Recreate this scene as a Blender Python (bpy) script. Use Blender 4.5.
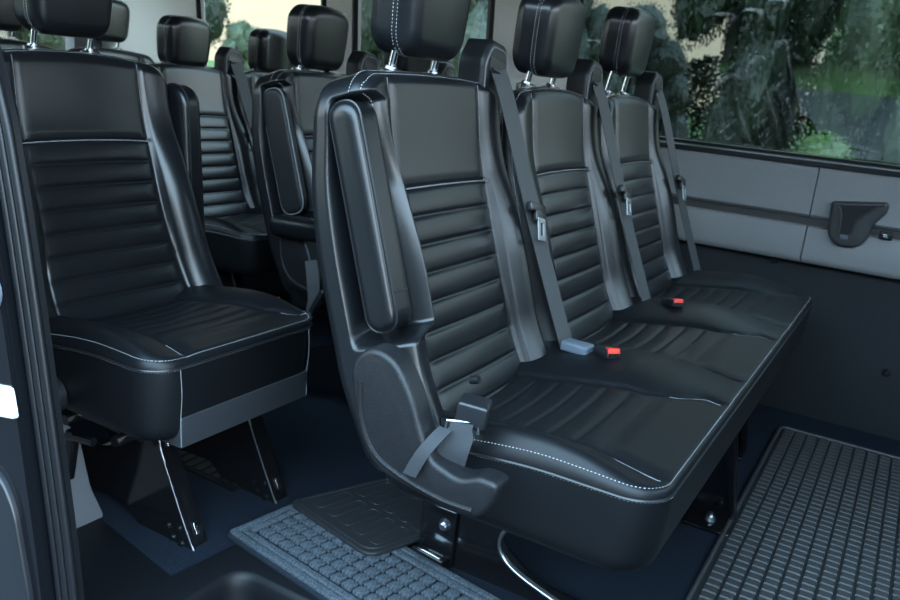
import bpy, bmesh, math, random
from mathutils import Vector, Matrix
random.seed(7)
S = bpy.context.scene
C = S.collection
for o in list(bpy.data.objects): bpy.data.objects.remove(o)

# ------------------------------------------------------------------ camera, sky, exposure
cam = bpy.data.cameras.new('camera'); camo = bpy.data.objects.new('camera', cam); C.objects.link(camo); S.camera = camo
cx = Vector((.8590, .5030, .0970)); cyd = Vector((.2120, -.1760, -.9610)); cz = Vector((-.4662, .8463, -.2585))
cz.normalize(); cyd = (cyd - cz*cyd.dot(cz)).normalized(); cx = cyd.cross(cz)
m = Matrix((( cx.x, -cyd.x, -cz.x, 0), (cx.y, -cyd.y, -cz.y, 0), (cx.z, -cyd.z, -cz.z, .894), (0, 0, 0, 1)))
camo.matrix_world = m
cam.sensor_width = 36; cam.lens = 33.0; cam.clip_start = .02; cam.clip_end = 500
cam.dof.use_dof = True; cam.dof.focus_distance = 1.22; cam.dof.aperture_fstop = 9.0

SKY_LEVEL = .66; SKY_BOOST = 7.0
W = bpy.data.worlds.new('sky'); S.world = W; W.use_nodes = True
wn = W.node_tree.nodes; wl = W.node_tree.links; wn.clear()
# a clear evening sky: pale blue overhead, creamy towards the horizon, warmest behind the van's left rear
geo = wn.new('ShaderNodeTexCoord'); sep = wn.new('ShaderNodeSeparateXYZ'); wl.new(geo.outputs['Generated'], sep.inputs[0])
rmp = wn.new('ShaderNodeValToRGB'); wl.new(sep.outputs[2], rmp.inputs[0])
e = rmp.color_ramp.elements; e[0].position = 0.0; e[0].color = (.60, .65, .66, 1); e[1].position = 1; e[1].color = (.29, .51, .73, 1)
for p_, c_ in ((.12, (.58, .67, .74, 1)), (.4, (.42, .61, .77, 1))): k_ = e.new(p_); k_.color = c_
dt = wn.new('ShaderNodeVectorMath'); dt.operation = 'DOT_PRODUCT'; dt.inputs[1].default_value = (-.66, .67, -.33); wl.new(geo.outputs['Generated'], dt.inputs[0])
mr = wn.new('ShaderNodeMapRange'); mr.inputs[1].default_value = .2; mr.inputs[2].default_value = 1; mr.interpolation_type = 'SMOOTHSTEP'; wl.new(dt.outputs['Value'], mr.inputs[0])
mxc = wn.new('ShaderNodeMixRGB'); mxc.inputs[2].default_value = (.77, .79, .64, 1); wl.new(mr.outputs[0], mxc.inputs[0]); wl.new(rmp.outputs[0], mxc.inputs[1])
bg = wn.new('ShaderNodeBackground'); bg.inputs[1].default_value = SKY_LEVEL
# sky boosted smoothly towards the unseen door side, added to light the interior
ms = wn.new('ShaderNodeMapRange'); ms.inputs[1].default_value = .8; ms.inputs[2].default_value = -1; ms.inputs[3].default_value = SKY_LEVEL; ms.inputs[4].default_value = SKY_BOOST; ms.interpolation_type = 'SMOOTHSTEP'
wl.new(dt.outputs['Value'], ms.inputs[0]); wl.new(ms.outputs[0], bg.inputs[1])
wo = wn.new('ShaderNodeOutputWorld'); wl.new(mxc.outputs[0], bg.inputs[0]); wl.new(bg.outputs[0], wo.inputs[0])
S.view_settings.view_transform = 'Standard'; S.view_settings.look = 'None'; S.view_settings.gamma = 1
S.view_settings.use_curve_mapping = False
S.view_settings.exposure = 1.38

# ------------------------------------------------------------------ materials
def mat(name, col, rough=.5, metal=0, spec=.5, bump=None, var=0, varscale=8, coat=0, sheen=0):
    """bump = (kind, scale, strength, distance)"""
    M = bpy.data.materials.new(name); M.use_nodes = True
    nt = M.node_tree; n = nt.nodes; l = nt.links; p = n['Principled BSDF']
    p.inputs['Base Color'].default_value = (*col, 1); p.inputs['Roughness'].default_value = rough
    p.inputs['Metallic'].default_value = metal; p.inputs['Specular IOR Level'].default_value = spec
    p.inputs['Coat Weight'].default_value = coat; p.inputs['Sheen Weight'].default_value = sheen
    tc = n.new('ShaderNodeTexCoord')
    if var:
        t = n.new('ShaderNodeTexNoise'); t.inputs['Scale'].default_value = varscale; t.inputs['Detail'].default_value = 5
        r = n.new('ShaderNodeMapRange'); r.inputs[1].default_value = .3; r.inputs[2].default_value = .7; r.inputs[3].default_value = 1-var; r.inputs[4].default_value = 1+var
        x = n.new('ShaderNodeVectorMath'); x.operation = 'SCALE'; x.inputs[0].default_value = col
        l.new(tc.outputs['Object'], t.inputs[0]); l.new(t.outputs[0], r.inputs[0]); l.new(r.outputs[0], x.inputs['Scale'])
        l.new(x.outputs[0], p.inputs['Base Color'])
    if bump:
        k, sc, st, di = bump
        if k == 'voronoi':
            t = n.new('ShaderNodeTexVoronoi'); t.inputs['Scale'].default_value = sc; out = t.outputs['Distance']
        else:
            t = n.new('ShaderNodeTexNoise'); t.inputs['Scale'].default_value = sc; t.inputs['Detail'].default_value = 4; out = t.outputs[0]
        b = n.new('ShaderNodeBump'); b.inputs['Strength'].default_value = st; b.inputs['Distance'].default_value = di
        l.new(tc.outputs['Object'], t.inputs[0]); l.new(out, b.inputs['Height']); l.new(b.outputs[0], p.inputs['Normal'])
    return M

LEA = mat('black_leather', (.0065, .0072, .0085), .29, spec=.5, bump=('voronoi', 620, .05, .0006), var=.15)
LEM = mat('black_soft_leather', (.0055, .006, .0072), .42, spec=.3, bump=('voronoi', 800, .06, .0006), var=.15)
GST = mat('grey_trim_leather', (.024, .026, .03), .5, spec=.4, bump=('voronoi', 700, .2, .001))
PLT = mat('textured_black_plastic', (.008, .0085, .010), .45, spec=.4, bump=('noise', 420, .5, .0010), var=.2, varscale=60)
PLS = mat('smooth_black_plastic', (.012, .013, .015), .3, spec=.5)
BLK = mat('gloss_black_steel', (.006, .006, .007), .13, spec=.6, bump=('noise', 60, .08, .001))
CHR = mat('chrome', (.75, .77, .8), .12, metal=1)
ALU = mat('brushed_metal', (.6, .62, .65), .3, metal=1)
WEB = mat('dark_webbing', (.055, .056, .057), .6, spec=.3, sheen=.05, bump=('noise', 900, .4, .001))
WBG = mat('pale_blue_grey_plastic', (.11, .13, .16), .4)
STI = mat('pale_grey_thread', (.42, .43, .44), .6)
PIP = mat('grey_piping', (.17, .175, .185), .5)
CAR = mat('navy_black_carpet', (.015, .021, .032), .95, spec=.08, bump=('noise', 700, 1, .004), var=.35, varscale=350)
CMT = mat('slate_blue_carpet_pile', (.085, .103, .12), .95, spec=.15, bump=('noise', 420, 1, .006), var=.6, varscale=300)
CMB = mat('slate_carpet_groove', (.018, .024, .032), .95, spec=.1, bump=('noise', 420, 1, .004), var=.4, varscale=400)
RUB = mat('black_rubber', (.016, .017, .019), .48, spec=.45, bump=('noise', 600, .45, .001))
RU2 = mat('charcoal_rubber', (.04, .04, .041), .42, spec=.5, bump=('noise', 500, .2, .001), var=.15, varscale=60)
PAN = mat('grey_fabric_panel', (.25, .25, .255), .75, spec=.3, bump=('noise', 900, .25, .001), var=.06, varscale=300)
LOW = mat('charcoal_lower_wall', (.027, .030, .034), .7, spec=.2, bump=('noise', 800, .4, .001), var=.1, varscale=200)
GRV = mat('brown_grey_groove', (.05, .046, .044), .6)
BEI = mat('pale_headliner_plastic', (.86, .84, .79), .6, spec=.3, bump=('noise', 400, .2, .001))
HDL = mat('grey_headliner_cloth', (.22, .21, .2), .9, spec=.1, bump=('noise', 600, .3, .001))
GRB = mat('dark_grey_plastic', (.045, .045, .047), .45, bump=('noise', 600, .3, .001))
WBD = mat('charcoal_webbing', (.03, .032, .036), .6, spec=.25, bump=('noise', 900, .4, .001))
DCH = mat('dark_chrome', (.22, .225, .235), .25, metal=1)
WHT = mat('pale_reflection', (.7, .72, .72), .4)  # colour of the reflection painted on the door jamb
JMB = mat('black_body_paint', (.005, .0055, .007), .15, spec=.3)
SEA = mat('black_rubber_seal', (.006, .0065, .008), .38, spec=.35)
SIL = mat('black_step_plastic', (.004, .0045, .006), .5, spec=.3, bump=('noise', 900, .2, .001))
TRG = mat('grey_trim_plastic', (.12, .125, .135), .5, bump=('noise', 600, .3, .001))
RED = mat('red_button', (.75, .04, .02), .35)
BARK = mat('tree_bark', (.08, .06, .045), .9, bump=('noise', 12, .8, .05))
LEAF = mat('dark_leaves', (.006, .014, .004), .55, var=.5, varscale=1.2)
LEA2 = mat('mid_green_leaves', (.013, .028, .006), .55, var=.5, varscale=1.5)
HED = mat('shade_hedge_leaves', (.005, .009, .004), .7, spec=.2, var=.4, varscale=1.5)
LIM = mat('lime_leaves', (.045, .085, .01), .55, var=.4, varscale=2)
GRA = mat('grass', (.04, .085, .012), .9, var=.45, varscale=1.3, bump=('noise', 20, .6, .05))
ASP = mat('asphalt', (.035, .035, .038), .85, var=.2, varscale=3, bump=('noise', 60, .5, .01))
CON = mat('concrete_kerb', (.5, .49, .46), .8, var=.15, varscale=6)

def glass(name, tint, refl=1.0):
    M = bpy.data.materials.new(name); M.use_nodes = True
    nt = M.node_tree; n = nt.nodes; l = nt.links; n.clear()
    o = n.new('ShaderNodeOutputMaterial'); mx = n.new('ShaderNodeMixShader'); tr = n.new('ShaderNodeBsdfTransparent')
    gl = n.new('ShaderNodeBsdfGlossy'); gl.inputs['Roughness'].default_value = 0.0; tr.inputs[0].default_value = (*tint, 1)
    def ma(op, a, b):
        q = n.new('ShaderNodeMath'); q.operation = op; q.use_clamp = False
        for i, v in enumerate((a, b)):
            if isinstance(v, (int, float)): q.inputs[i].default_value = v
            elif v is not None: l.new(v, q.inputs[i])
        return q.outputs[0]
    g = n.new('ShaderNodeNewGeometry'); d = n.new('ShaderNodeVectorMath'); d.operation = 'DOT_PRODUCT'
    l.new(g.outputs['Normal'], d.inputs[0]); l.new(g.outputs['Incoming'], d.inputs[1])
    c = ma('SUBTRACT', 1.0, ma('ABSOLUTE', d.outputs['Value'], None))       # Schlick reflectance, the same on both faces of the pane
    f = ma('ADD', .045, ma('MULTIPLY', .955, ma('POWER', c, 5.0))); f = ma('MINIMUM', ma('MULTIPLY', f, refl), .95)
    l.new(f, mx.inputs[0]); l.new(tr.outputs[0], mx.inputs[1]); l.new(gl.outputs[0], mx.inputs[2])
    l.new(mx.outputs[0], o.inputs[0]); return M
GLA = glass('tinted_window_glass', (.62, .65, .63), 3.3)
GLC = glass('clear_window_glass', (.92, .93, .9), 1.1)

# ------------------------------------------------------------------ helpers
def link_mesh(name, me, parent=None, loc=None):
    o = bpy.data.objects.new(name, me); C.objects.link(o)
    if parent: o.parent = parent
    if loc is not None: o.location = loc
    return o
def to_mesh(name, vs, fs, m, smooth=True):
    me = bpy.data.meshes.new(name); me.from_pydata([tuple(v) for v in vs], [], fs); me.validate()
    bm = bmesh.new(); bm.from_mesh(me); bmesh.ops.recalc_face_normals(bm, faces=bm.faces); bm.to_mesh(me); bm.free()
    if smooth: me.polygons.foreach_set('use_smooth', [True]*len(me.polygons))
    me.materials.append(m); return me
class MB:
    def __init__(s): s.v = []; s.f = []
    def add(s, vs, fs):
        k = len(s.v); s.v += [Vector(v) for v in vs]; s.f += [tuple(i+k for i in f) for f in fs]; return s
    def box(s, c, h, rot=None, bev=0):
        c = Vector(c); R = rot or Matrix.Identity(3)
        if not bev:
            vs = [c + R @ Vector((a*h[0], b*h[1], d*h[2])) for a in (-1, 1) for b in (-1, 1) for d in (-1, 1)]
            return s.add(vs, [(0,1,3,2), (4,6,7,5), (0,4,5,1), (2,3,7,6), (0,2,6,4), (1,5,7,3)])
        bm = bmesh.new(); bmesh.ops.create_cube(bm, size=1)
        for v in bm.verts: v.co = Vector((v.co.x*2*h[0], v.co.y*2*h[1], v.co.z*2*h[2]))
        bmesh.ops.bevel(bm, geom=bm.edges[:], offset=bev, segments=3, affect='EDGES', profile=.5)
        bm.verts.index_update(); vs = [c + R @ v.co for v in bm.verts]; fs = [tuple(v.index for v in f.verts) for f in bm.faces]; bm.free()
        return s.add(vs, fs)
    def tube(s, pts, r, n=8, closed=False):
        pts = [Vector(p) for p in pts]; N = len(pts); vs = []; fs = []; prev = None
        for i, p in enumerate(pts):
            if closed: t = pts[(i+1) % N] - pts[i-1]
            else: t = pts[min(i+1, N-1)] - pts[max(i-1, 0)]
            t.normalize()
            if prev is None:
                a = Vector((0, 0, 1)) if abs(t.z) < .9 else Vector((1, 0, 0)); u = t.cross(a).normalized()
            else: u = (prev - t*prev.dot(t)).normalized()
            prev = u; w = t.cross(u); rr = r[i] if isinstance(r, (list, tuple)) else r
            vs += [p + (u*math.cos(2*math.pi*k/n) + w*math.sin(2*math.pi*k/n))*rr for k in range(n)]
        for i in range(N if closed else N-1):
            j = (i+1) % N
            fs += [(i*n+k, i*n+(k+1) % n, j*n+(k+1) % n, j*n+k) for k in range(n)]
        if not closed: fs += [tuple(range(n-1, -1, -1)), tuple(range((N-1)*n, N*n))]
        return s.add(vs, fs)
    def prism(s, poly, axis, a, b, bev=0):
        """poly = 2-D points, extruded along axis ('x','y','z') from a to b; the bevel softens side b's rim"""
        def mk(p, d):
            return {'y': (p[0], d, p[1]), 'x': (d, p[0], p[1]), 'z': (p[0], p[1], d)}[axis]
        bm = bmesh.new(); V0 = [bm.verts.new(mk(p, a)) for p in poly]; f = bm.faces.new(V0)
        r = bmesh.ops.extrude_face_region(bm, geom=[f]); dv = Vector(mk((0, 0), b-a))
        nv = [g for g in r['geom'] if isinstance(g, bmesh.types.BMVert)]
        bmesh.ops.translate(bm, vec=dv, verts=nv)
        if bev:
            st = set(nv); es = [e for e in bm.edges if e.verts[0] in st and e.verts[1] in st]
            bmesh.ops.bevel(bm, geom=es, offset=bev, segments=4, affect='EDGES', profile=.5)
        bmesh.ops.recalc_face_normals(bm, faces=bm.faces)
        bm.verts.index_update(); vs = [v.co.copy() for v in bm.verts]; fs = [tuple(v.index for v in f.verts) for f in bm.faces]; bm.free()
        return s.add(vs, fs)
    def cyl(s, p, q, r, n=16): return s.tube([p, q], r, n)
    def ribbon(s, pts, wid, th=.0016):
        """pts = [(position, width direction)], a webbing strap"""
        vs = []; fs = []; N = len(pts)
        for i, (p, wd) in enumerate(pts):
            p = Vector(p); wd = Vector(wd).normalized()
            t = (Vector(pts[min(i+1, N-1)][0]) - Vector(pts[max(i-1, 0)][0])).normalized(); nn = t.cross(wd).normalized()
            ww = wid[i] if isinstance(wid, (list, tuple)) else wid
            for a, b in ((-1, -1), (1, -1), (1, 1), (-1, 1)): vs.append(p + wd*a*ww/2 + nn*b*th/2)
        for i in range(N-1):
            for k in range(4): fs.append((i*4+k, i*4+(k+1) % 4, i*4+4+(k+1) % 4, i*4+4+k))
        fs += [(3, 2, 1, 0), tuple(range(N*4-4, N*4))]
        return s.add(vs, fs)
    def mesh(s, name, m, smooth=False, auto=True):
        me = to_mesh(name, s.v, s.f, m, smooth or auto)
        if auto and not smooth: me.set_sharp_from_angle(angle=math.radians(38))
        return me
    def build(s, name, m, parent=None, smooth=False, auto=True): return link_mesh(name, s.mesh(name, m, smooth, auto), parent)

def rnd_poly(pts, r, n=5):
    out = []; N = len(pts)
    for i in range(N):
        p = Vector(pts[i]).to_2d(); a = Vector(pts[i-1]).to_2d(); b = Vector(pts[(i+1) % N]).to_2d()
        rr = r[i] if isinstance(r, (list, tuple)) else r
        da = (a-p); db = (b-p); ra = min(rr, da.length*.48, db.length*.48)
        A = p + da.normalized()*ra; B = p + db.normalized()*ra
        for k in range(n+1):
            t = k/n; c = A*(1-t)**2 + p*2*t*(1-t) + B*t*t
            if not out or (Vector(out[-1])-c).length > 1e-5: out.append(tuple(c))
    return out
def smooth_pts(pts, n=6):
    """Catmull-Rom through 3-D points"""
    P = [Vector(p) for p in pts]; out = []
    for i in range(len(P)-1):
        a = P[max(i-1, 0)]; b = P[i]; c = P[i+1]; d = P[min(i+2, len(P)-1)]
        for k in range(n):
            t = k/n
            out.append(.5*((2*b) + (c-a)*t + (2*a-5*b+4*c-d)*t*t + (3*b-a-3*c+d)*t**3))
    out.append(P[-1]); return out
def sm(a, b, x):
    t = max(0, min(1, (x-a)/(b-a))); return t*t*(3-2*t)
def lerp(a, b, t): return a+(b-a)*t

def axis_samples(L, r, step):
    e = [0, .12*r, .3*r, .6*r, r]; inner = 2*(L-r); n = max(2, int(inner/step))
    a = [-L+x for x in e]; mid = [-L+r+inner*k/n for k in range(1, n)]
    return a + mid + [-x for x in reversed(a)]
class Pad:
    """An upholstered block: flat-plan rounded rectangle U x V (half sizes), depth D, soft front edge r."""
    def __init__(s, U, V, D, R, r, step=(.005, .005), nw=6, front=None, side=None, xf=None, rb=None):
        s.U, s.V, s.D, s.R, s.r = U, V, D, R, r; s.front = front or (lambda x, y: 0); s.side = side or (lambda x, y, w: 0)
        s.xf = xf or (lambda x, y, w: Vector((x, y, w))); s.step = step; s.nw = nw; s.rb = rb or r
    def plan(s, a, b):
        ax, ay = abs(a)-(s.U-s.R), abs(b)-(s.V-s.R)
        if ax > 0 and ay > 0:
            k = max(ax, ay)/math.hypot(ax, ay); return math.copysign(s.U-s.R+ax*k, a), math.copysign(s.V-s.R+ay*k, b)
        return a, b
    def P(s, a, b, lift=0):
        i = min(s.U-abs(a), s.V-abs(b)); x, y = s.plan(a, b)
        w = 0 if i >= s.r else -(s.r - math.sqrt(max(0, s.r**2-(s.r-i)**2)))
        w += s.front(x, y)*sm(0, s.r*1.2, i)
        return s.xf(x, y, w+lift)
    def PS(s, a, b, w, lift=0):
        x, y = s.plan(a, b)
        ax, ay = max(0, abs(x)-(s.U-s.R)), max(0, abs(y)-(s.V-s.R)); L = math.hypot(ax, ay) or 1
        nx, ny = math.copysign(ax/L, x), math.copysign(ay/L, y)
        d = s.side(x, y, w)-lift
        return s.xf(x-nx*d, y-ny*d, w)
    def rim(s):
        us, vs = s.us, s.vs
        return [(u, -s.V) for u in us] + [(s.U, v) for v in vs[1:]] + [(u, s.V) for u in reversed(us[:-1])] + [(-s.U, v) for v in reversed(vs[1:-1])]
    def mesh(s, name, m):
        s.us = axis_samples(s.U, s.r, s.step[0]); s.vs = axis_samples(s.V, s.r, s.step[1])
        nu, nv = len(s.us), len(s.vs); V = []; F = []
        for b in s.vs:
            for a in s.us: V.append(s.P(a, b))
        for j in range(nv-1):
            for i in range(nu-1): k = j*nu+i; F.append((k, k+1, k+nu+1, k+nu))
        ring = [i for i in range(nu)] + [j*nu+nu-1 for j in range(1, nv)] + [(nv-1)*nu+i for i in range(nu-2, -1, -1)] + [j*nu for j in range(nv-2, 0, -1)]
        rim = s.rim(); N = len(rim); prev = ring
        for k in range(1, s.nw+1):
            w = -s.r - (s.D-s.r-s.rb)*k/s.nw; st = len(V)
            for a, b in rim: V.append(s.PS(a, b, w))
            cur = list(range(st, st+N)); F += [(prev[i], cur[i], cur[(i+1) % N], prev[(i+1) % N]) for i in range(N)]; prev = cur
        for k in (1, 2, 3, 4):
            ins = s.rb*(1-math.cos(k/4*math.pi/2)); w = -s.D+s.rb-s.rb*math.sin(k/4*math.pi/2); st = len(V)
            for a, b in rim:
                x, y = s.plan(a, b); V.append(s.xf(x*(1-ins/s.U), y*(1-ins/s.V), w))
            cur = list(range(st, st+N)); F += [(prev[i], cur[i], cur[(i+1) % N], prev[(i+1) % N]) for i in range(N)]; prev = cur
        V.append(s.xf(0, 0, -s.D)); c = len(V)-1; F += [(prev[i], c, prev[(i+1) % N]) for i in range(N)]
        return to_mesh(name, V, F, m, True)

def rnd_poly3(pts):
    return [Vector(p) for p in pts]
def resample(pts, step):
    out = [pts[0]]; acc = 0
    for a, b in zip(pts, pts[1:]):
        L = (b-a).length
        if L == 0: continue
        d = step-acc
        while d <= L: out.append(a+(b-a)*(d/L)); d += step
        acc = (acc+L) % step
    return out
def stitches(mb, pts, pitch=.0052, length=.0036, r=.0007):
    P = resample([Vector(p) for p in pts], pitch)
    for a, b in zip(P, P[1:]):
        d = (b-a).normalized(); up = d.cross(Vector((0, 0, 1)))
        if up.length < .1: up = d.cross(Vector((1, 0, 0)))
        up.normalize(); w = d.cross(up); e = a+d*length
        mb.add([a, a+d*length*.5+up*r, a+d*length*.5+w*r, a+d*length*.5-up*r, a+d*length*.5-w*r, e],
               [(0,1,2), (0,2,3), (0,3,4), (0,4,1), (5,2,1), (5,3,2), (5,4,3), (5,1,4)])

def thing(name, label, cat, loc=(0, 0, 0), group=None, rz=0):
    o = bpy.data.objects.new(name, None); C.objects.link(o); o.location = loc; o.rotation_euler = (0, 0, rz); o.empty_display_size = .1
    o['label'] = label; o['category'] = cat
    if group: o['group'] = group
    return o
def struct(o): o['kind'] = 'structure'; return o
def stuff(o): o['kind'] = 'stuff'; return o

# ------------------------------------------------------------------ seats (local frame: x forward, y lateral, z up; row anchor = bench's x + .45)
K = .32; KL = math.hypot(1, K); UPV = Vector((-K, 0, 1))/KL; OUTV = Vector((1, 0, K))/KL
BV = .289                                                   # half height of a backrest
BC = Vector((-.677+.877*K - .625*K + .45, 0, .625))       # middle of the backrest face (local)
UI = .138
SEAM = .405-BV+.003
def back_front(flareL=1, flareR=1, strong=1.0):
    def f(u, v):
        au = abs(u); ui = UI + .004*sm(.0, -.28, v)
        d = 0
        if au < ui:
            if v < SEAM:
                p = .0425; ph = ((SEAM-v)/p) % 1
                d += .0026*math.sin(math.pi*ph)**.7 - .0036*math.exp(-(min(ph, 1-ph)*p/.0024)**2)
                d *= sm(0, .032, ui-au)
            else: d += .0035*sm(0, .02, v-SEAM)*sm(0, .02, ui-au)
            d += .004*math.cos(u/ui*math.pi/2)
        else:
            s = (au-ui)/.085
            h = lerp(.012, .03, sm(.24, -.02, v))*strong
            d += h*math.sin(min(1, max(0, s))**.62*math.pi*.62)
        d -= .0045*math.exp(-((au-ui)/.0028)**2)
        if au < ui: d -= .004*math.exp(-((v-SEAM)/.0028)**2)
        return d
    return f
def back_xf(arch=.02, flare=.0):
    def f(x, y, w):
        t = (y+BV)/(2*BV)
        y2 = y - arch*(abs(x)/.22)**2.2*sm(.45, 1, t)
        x2 = x*(1.0 + flare*sm(.55, .1, t)*sm(0, .06, t+.04) - .035*sm(.6, 1, t))
        w2 = w*(1 - .22*sm(.5, 1, t)) - .014 + .021*sm(.72, 1.05, t) + .022*sm(.3, .0, t)
        return BC + Vector((0, x2, 0)) + UPV*y2 + OUTV*w2
    return f
# the recess for the folded armrest in a backrest's near side, open to the front
def recess_xf(base):
    def f(x, y, w):
        if x < -.14:
            A = sm(-.095, -.070, y)*sm(.262, .244, y)*lerp(1, .62, sm(.12, .24, y)); B = sm(-.068, -.054, w)
            x += .056*A*B*min(1, (-x-.137)/.055)
        return base(x, y, w)
    return f
CACHE = {}
def cached(key, fn):
    if key not in CACHE: CACHE[key] = fn()
    return CACHE[key]

def side_sign_pts(pad, sgn, w): pass

def add_backrest(root, yc, kind='plain', hi=True):
    """kind: plain, armrest (recess on the near side), wide (single seat with flared wings)"""
    U = {'plain': .222, 'armrest': .214, 'wide': .224}[kind]; D = {'plain': .085, 'armrest': .108, 'wide': .1}[kind]
    st = (.0045, .0029) if hi else (.008, .006)
    pad = Pad(U, BV, D, .05, .026 if kind != 'armrest' else .02, st, nw=22 if kind == 'armrest' else 6, front=back_front(strong=1.25 if kind == 'wide' else 1),
              xf=recess_xf(back_xf(arch=.008)) if kind == 'armrest' else back_xf(flare=.1 if kind == 'wide' else 0))
    me = cached(('back', kind, hi), lambda: pad.mesh('backrest', LEA))
    b = link_mesh('backrest', me, root, (0, yc, 0))
    def st_mesh():
        mb = MB()
        U_, V_ = pad.U, pad.V
        # double seam that follows the rim: over the top and down both sides
        for ins, side in ((.004, False), (.0, True)):
            path = [(-U_, v) for v in [lerp(-V_*.96, V_, k/70) for k in range(71)]] + [(u, V_) for u in [lerp(-U_, U_, k/60) for k in range(61)]] + [(U_, v) for v in [lerp(V_, -V_*.96, k/70) for k in range(71)]]
            if side: pts = [pad.PS(a, b_, -pad.r-.004, .0006) if not (kind == 'armrest' and a < -U_*.99 and -.10 < b_ < .26) else None for a, b_ in path]
            else:
                q = 1-(.0055/U_)
                pts = [pad.P(a*q, b_*q, .0006) if not (kind == 'armrest' and a < -U_*.99 and -.085 < b_ < .22) else None for a, b_ in path]
            run = []
            for p in pts+[None]:
                if p is None:
                    if len(run) > 2: stitches(mb, run)
                    run = []
                else: run.append(p)
        return mb.mesh('stitching', STI, auto=False)
    stuff(link_mesh('stitching', cached(('bst', kind), st_mesh), b))
    def pip():
        mb = MB()
        mb.tube([pad.P(lerp(-UI, UI, k/24), SEAM, -.0005+.0035) for k in range(25)], .0013, 6)
        return mb.mesh('seam_piping', PIP)
    link_mesh('seam_piping', cached(('bp', kind), pip), b)
    for sg in (-1, 1):
        def pip2():
            mb = MB(); mb.tube([pad.P(sg*(UI-.0005), lerp(SEAM-.01, BV*.955, k/24), .0028) for k in range(25)], .0007, 6)
            return mb.mesh('side_piping', PIP)
        link_mesh('side_piping', cached(('bp2', kind, sg), pip2), b)
    return b, pad

HT = math.radians(6)
HC = Vector((-.692+.020+.45, 0, 1.000))
def add_headrest(root, yc, hi=True, dz=0):
    def xf(x, y, w):
        k = 1 - .1*sm(.03, -.09, y); th = -HT*.6
        v = Vector((w + .006*math.cos(x/.105*1.3) - .004, x*k, y - .012*(x/.105)**2*sm(0, .08, y)))
        return HC + Vector((v.x*math.cos(th) - v.z*math.sin(th)*1.0, v.y, v.z*math.cos(th)+v.x*math.sin(th)))
    pad = Pad(.089, .080, .082, .036, .022, (.006, .006), nw=8, xf=xf, front=lambda x, y: .004*math.cos(x*12)*math.cos(y*14))
    h = link_mesh('headrest', cached('head', lambda: pad.mesh('headrest', LEA)), root, (0, yc, dz))
    def st():
        pad.us = axis_samples(pad.U, pad.r, .006); pad.vs = axis_samples(pad.V, pad.r, .006); rim = pad.rim(); rim = rim + rim[:1]
        mb = MB()
        for w in (-pad.r-.003, -pad.r-.0105): stitches(mb, [pad.PS(a, b, w, .0006) for a, b in rim])
        return mb.mesh('stitching', STI, auto=False)
    stuff(link_mesh('stitching', cached('headst', st), h))
    def seam():
        rim = pad.rim(); mb = MB(); mb.tube([pad.PS(a, b, -pad.r-.0067, .0001) for a, b in rim], .0012, 6, True)
        return mb.mesh('seam_cord', PLS)
    if hi:
        pad.us = axis_samples(pad.U, pad.r, .006); pad.vs = axis_samples(pad.V, pad.r, .006)
        link_mesh('seam_cord', cached('headseam', seam), h)
    for s in (-1, 1):
        px = HC.x-.040
        def post():
            mb = MB(); mb.tube(smooth_pts([(px-.016, 0, .855), (px-.008, 0, .905), (px, 0, .945)], 4), .0058, 12); return mb.mesh('headrest_post', CHR, smooth=True)
        def collar():
            mb = MB()
            mb.tube([(px-.010, 0, .880), (px-.010, 0, .890), (px-.010, 0, .897), (px-.010, 0, .899)], [.0185, .0195, .0195, .014], 20)
            mb.tube([(px-.010, 0, .898), (px-.009, 0, .903)], [.011, .0095], 16); return mb.mesh('post_collar', DCH)
        link_mesh('headrest_post', cached('post', post), root, (0, yc+s*.06, dz))
        link_mesh('post_collar', cached('collar', collar), root, (0, yc+s*.06, 0))
    return h

def table(T, x):
    if x <= T[0][0]: return T[0][1]
    for (a, p), (b, q) in zip(T, T[1:]):
        if x <= b: return p + (q-p)*sm(a, b, x)*.5 + (q-p)*(x-a)/(b-a)*.5
    return T[-1][1]
HWR = [(-.17, .10), (0, .113), (.14, .127), (.175, .150), (.22, .196), (.27, .19)]
HWL = [(-.17, .10), (0, .124), (.15, .134), (.27, .145)]
def half_width(x, side): return table(HWR if side > 0 else HWL, x)
def cushion_top(centers, boundary, near_edge, far_edge, xf_edge):
    """height field on the seat; x local forward; returns dz"""
    def f(x, y):
        yc = min(centers, key=lambda c: abs(c-y)); u = y-yc; au = abs(u); hw = half_width(x, u)
        d = 0; xs = .155; p = .0385                           # xs: the seam behind the smooth thigh pad
        if au < hw:
            e = sm(0, .03, hw-au)
            if x < xs:
                ph = ((xs-x)/p) % 1
                d += (.0022*math.sin(math.pi*ph)**.7 - .0034*math.exp(-(min(ph, 1-ph)*p/.0028)**2))*e
            else: d += .004*sm(0, .03, x-xs)*e
            d -= .008*(1-(au/hw)**2)*sm(.25, .0, x)
        else:
            s = (au-hw)/max(.02, (.2385-hw)); h = lerp(.024, .006, sm(.08, .25, x))
            d += h*math.sin(min(1, s)**.75*math.pi*.5)
        d -= .0045*math.exp(-((au-hw)/.003)**2)
        d -= .010*sm(.14, .26, x)
        return d
    return f
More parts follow.
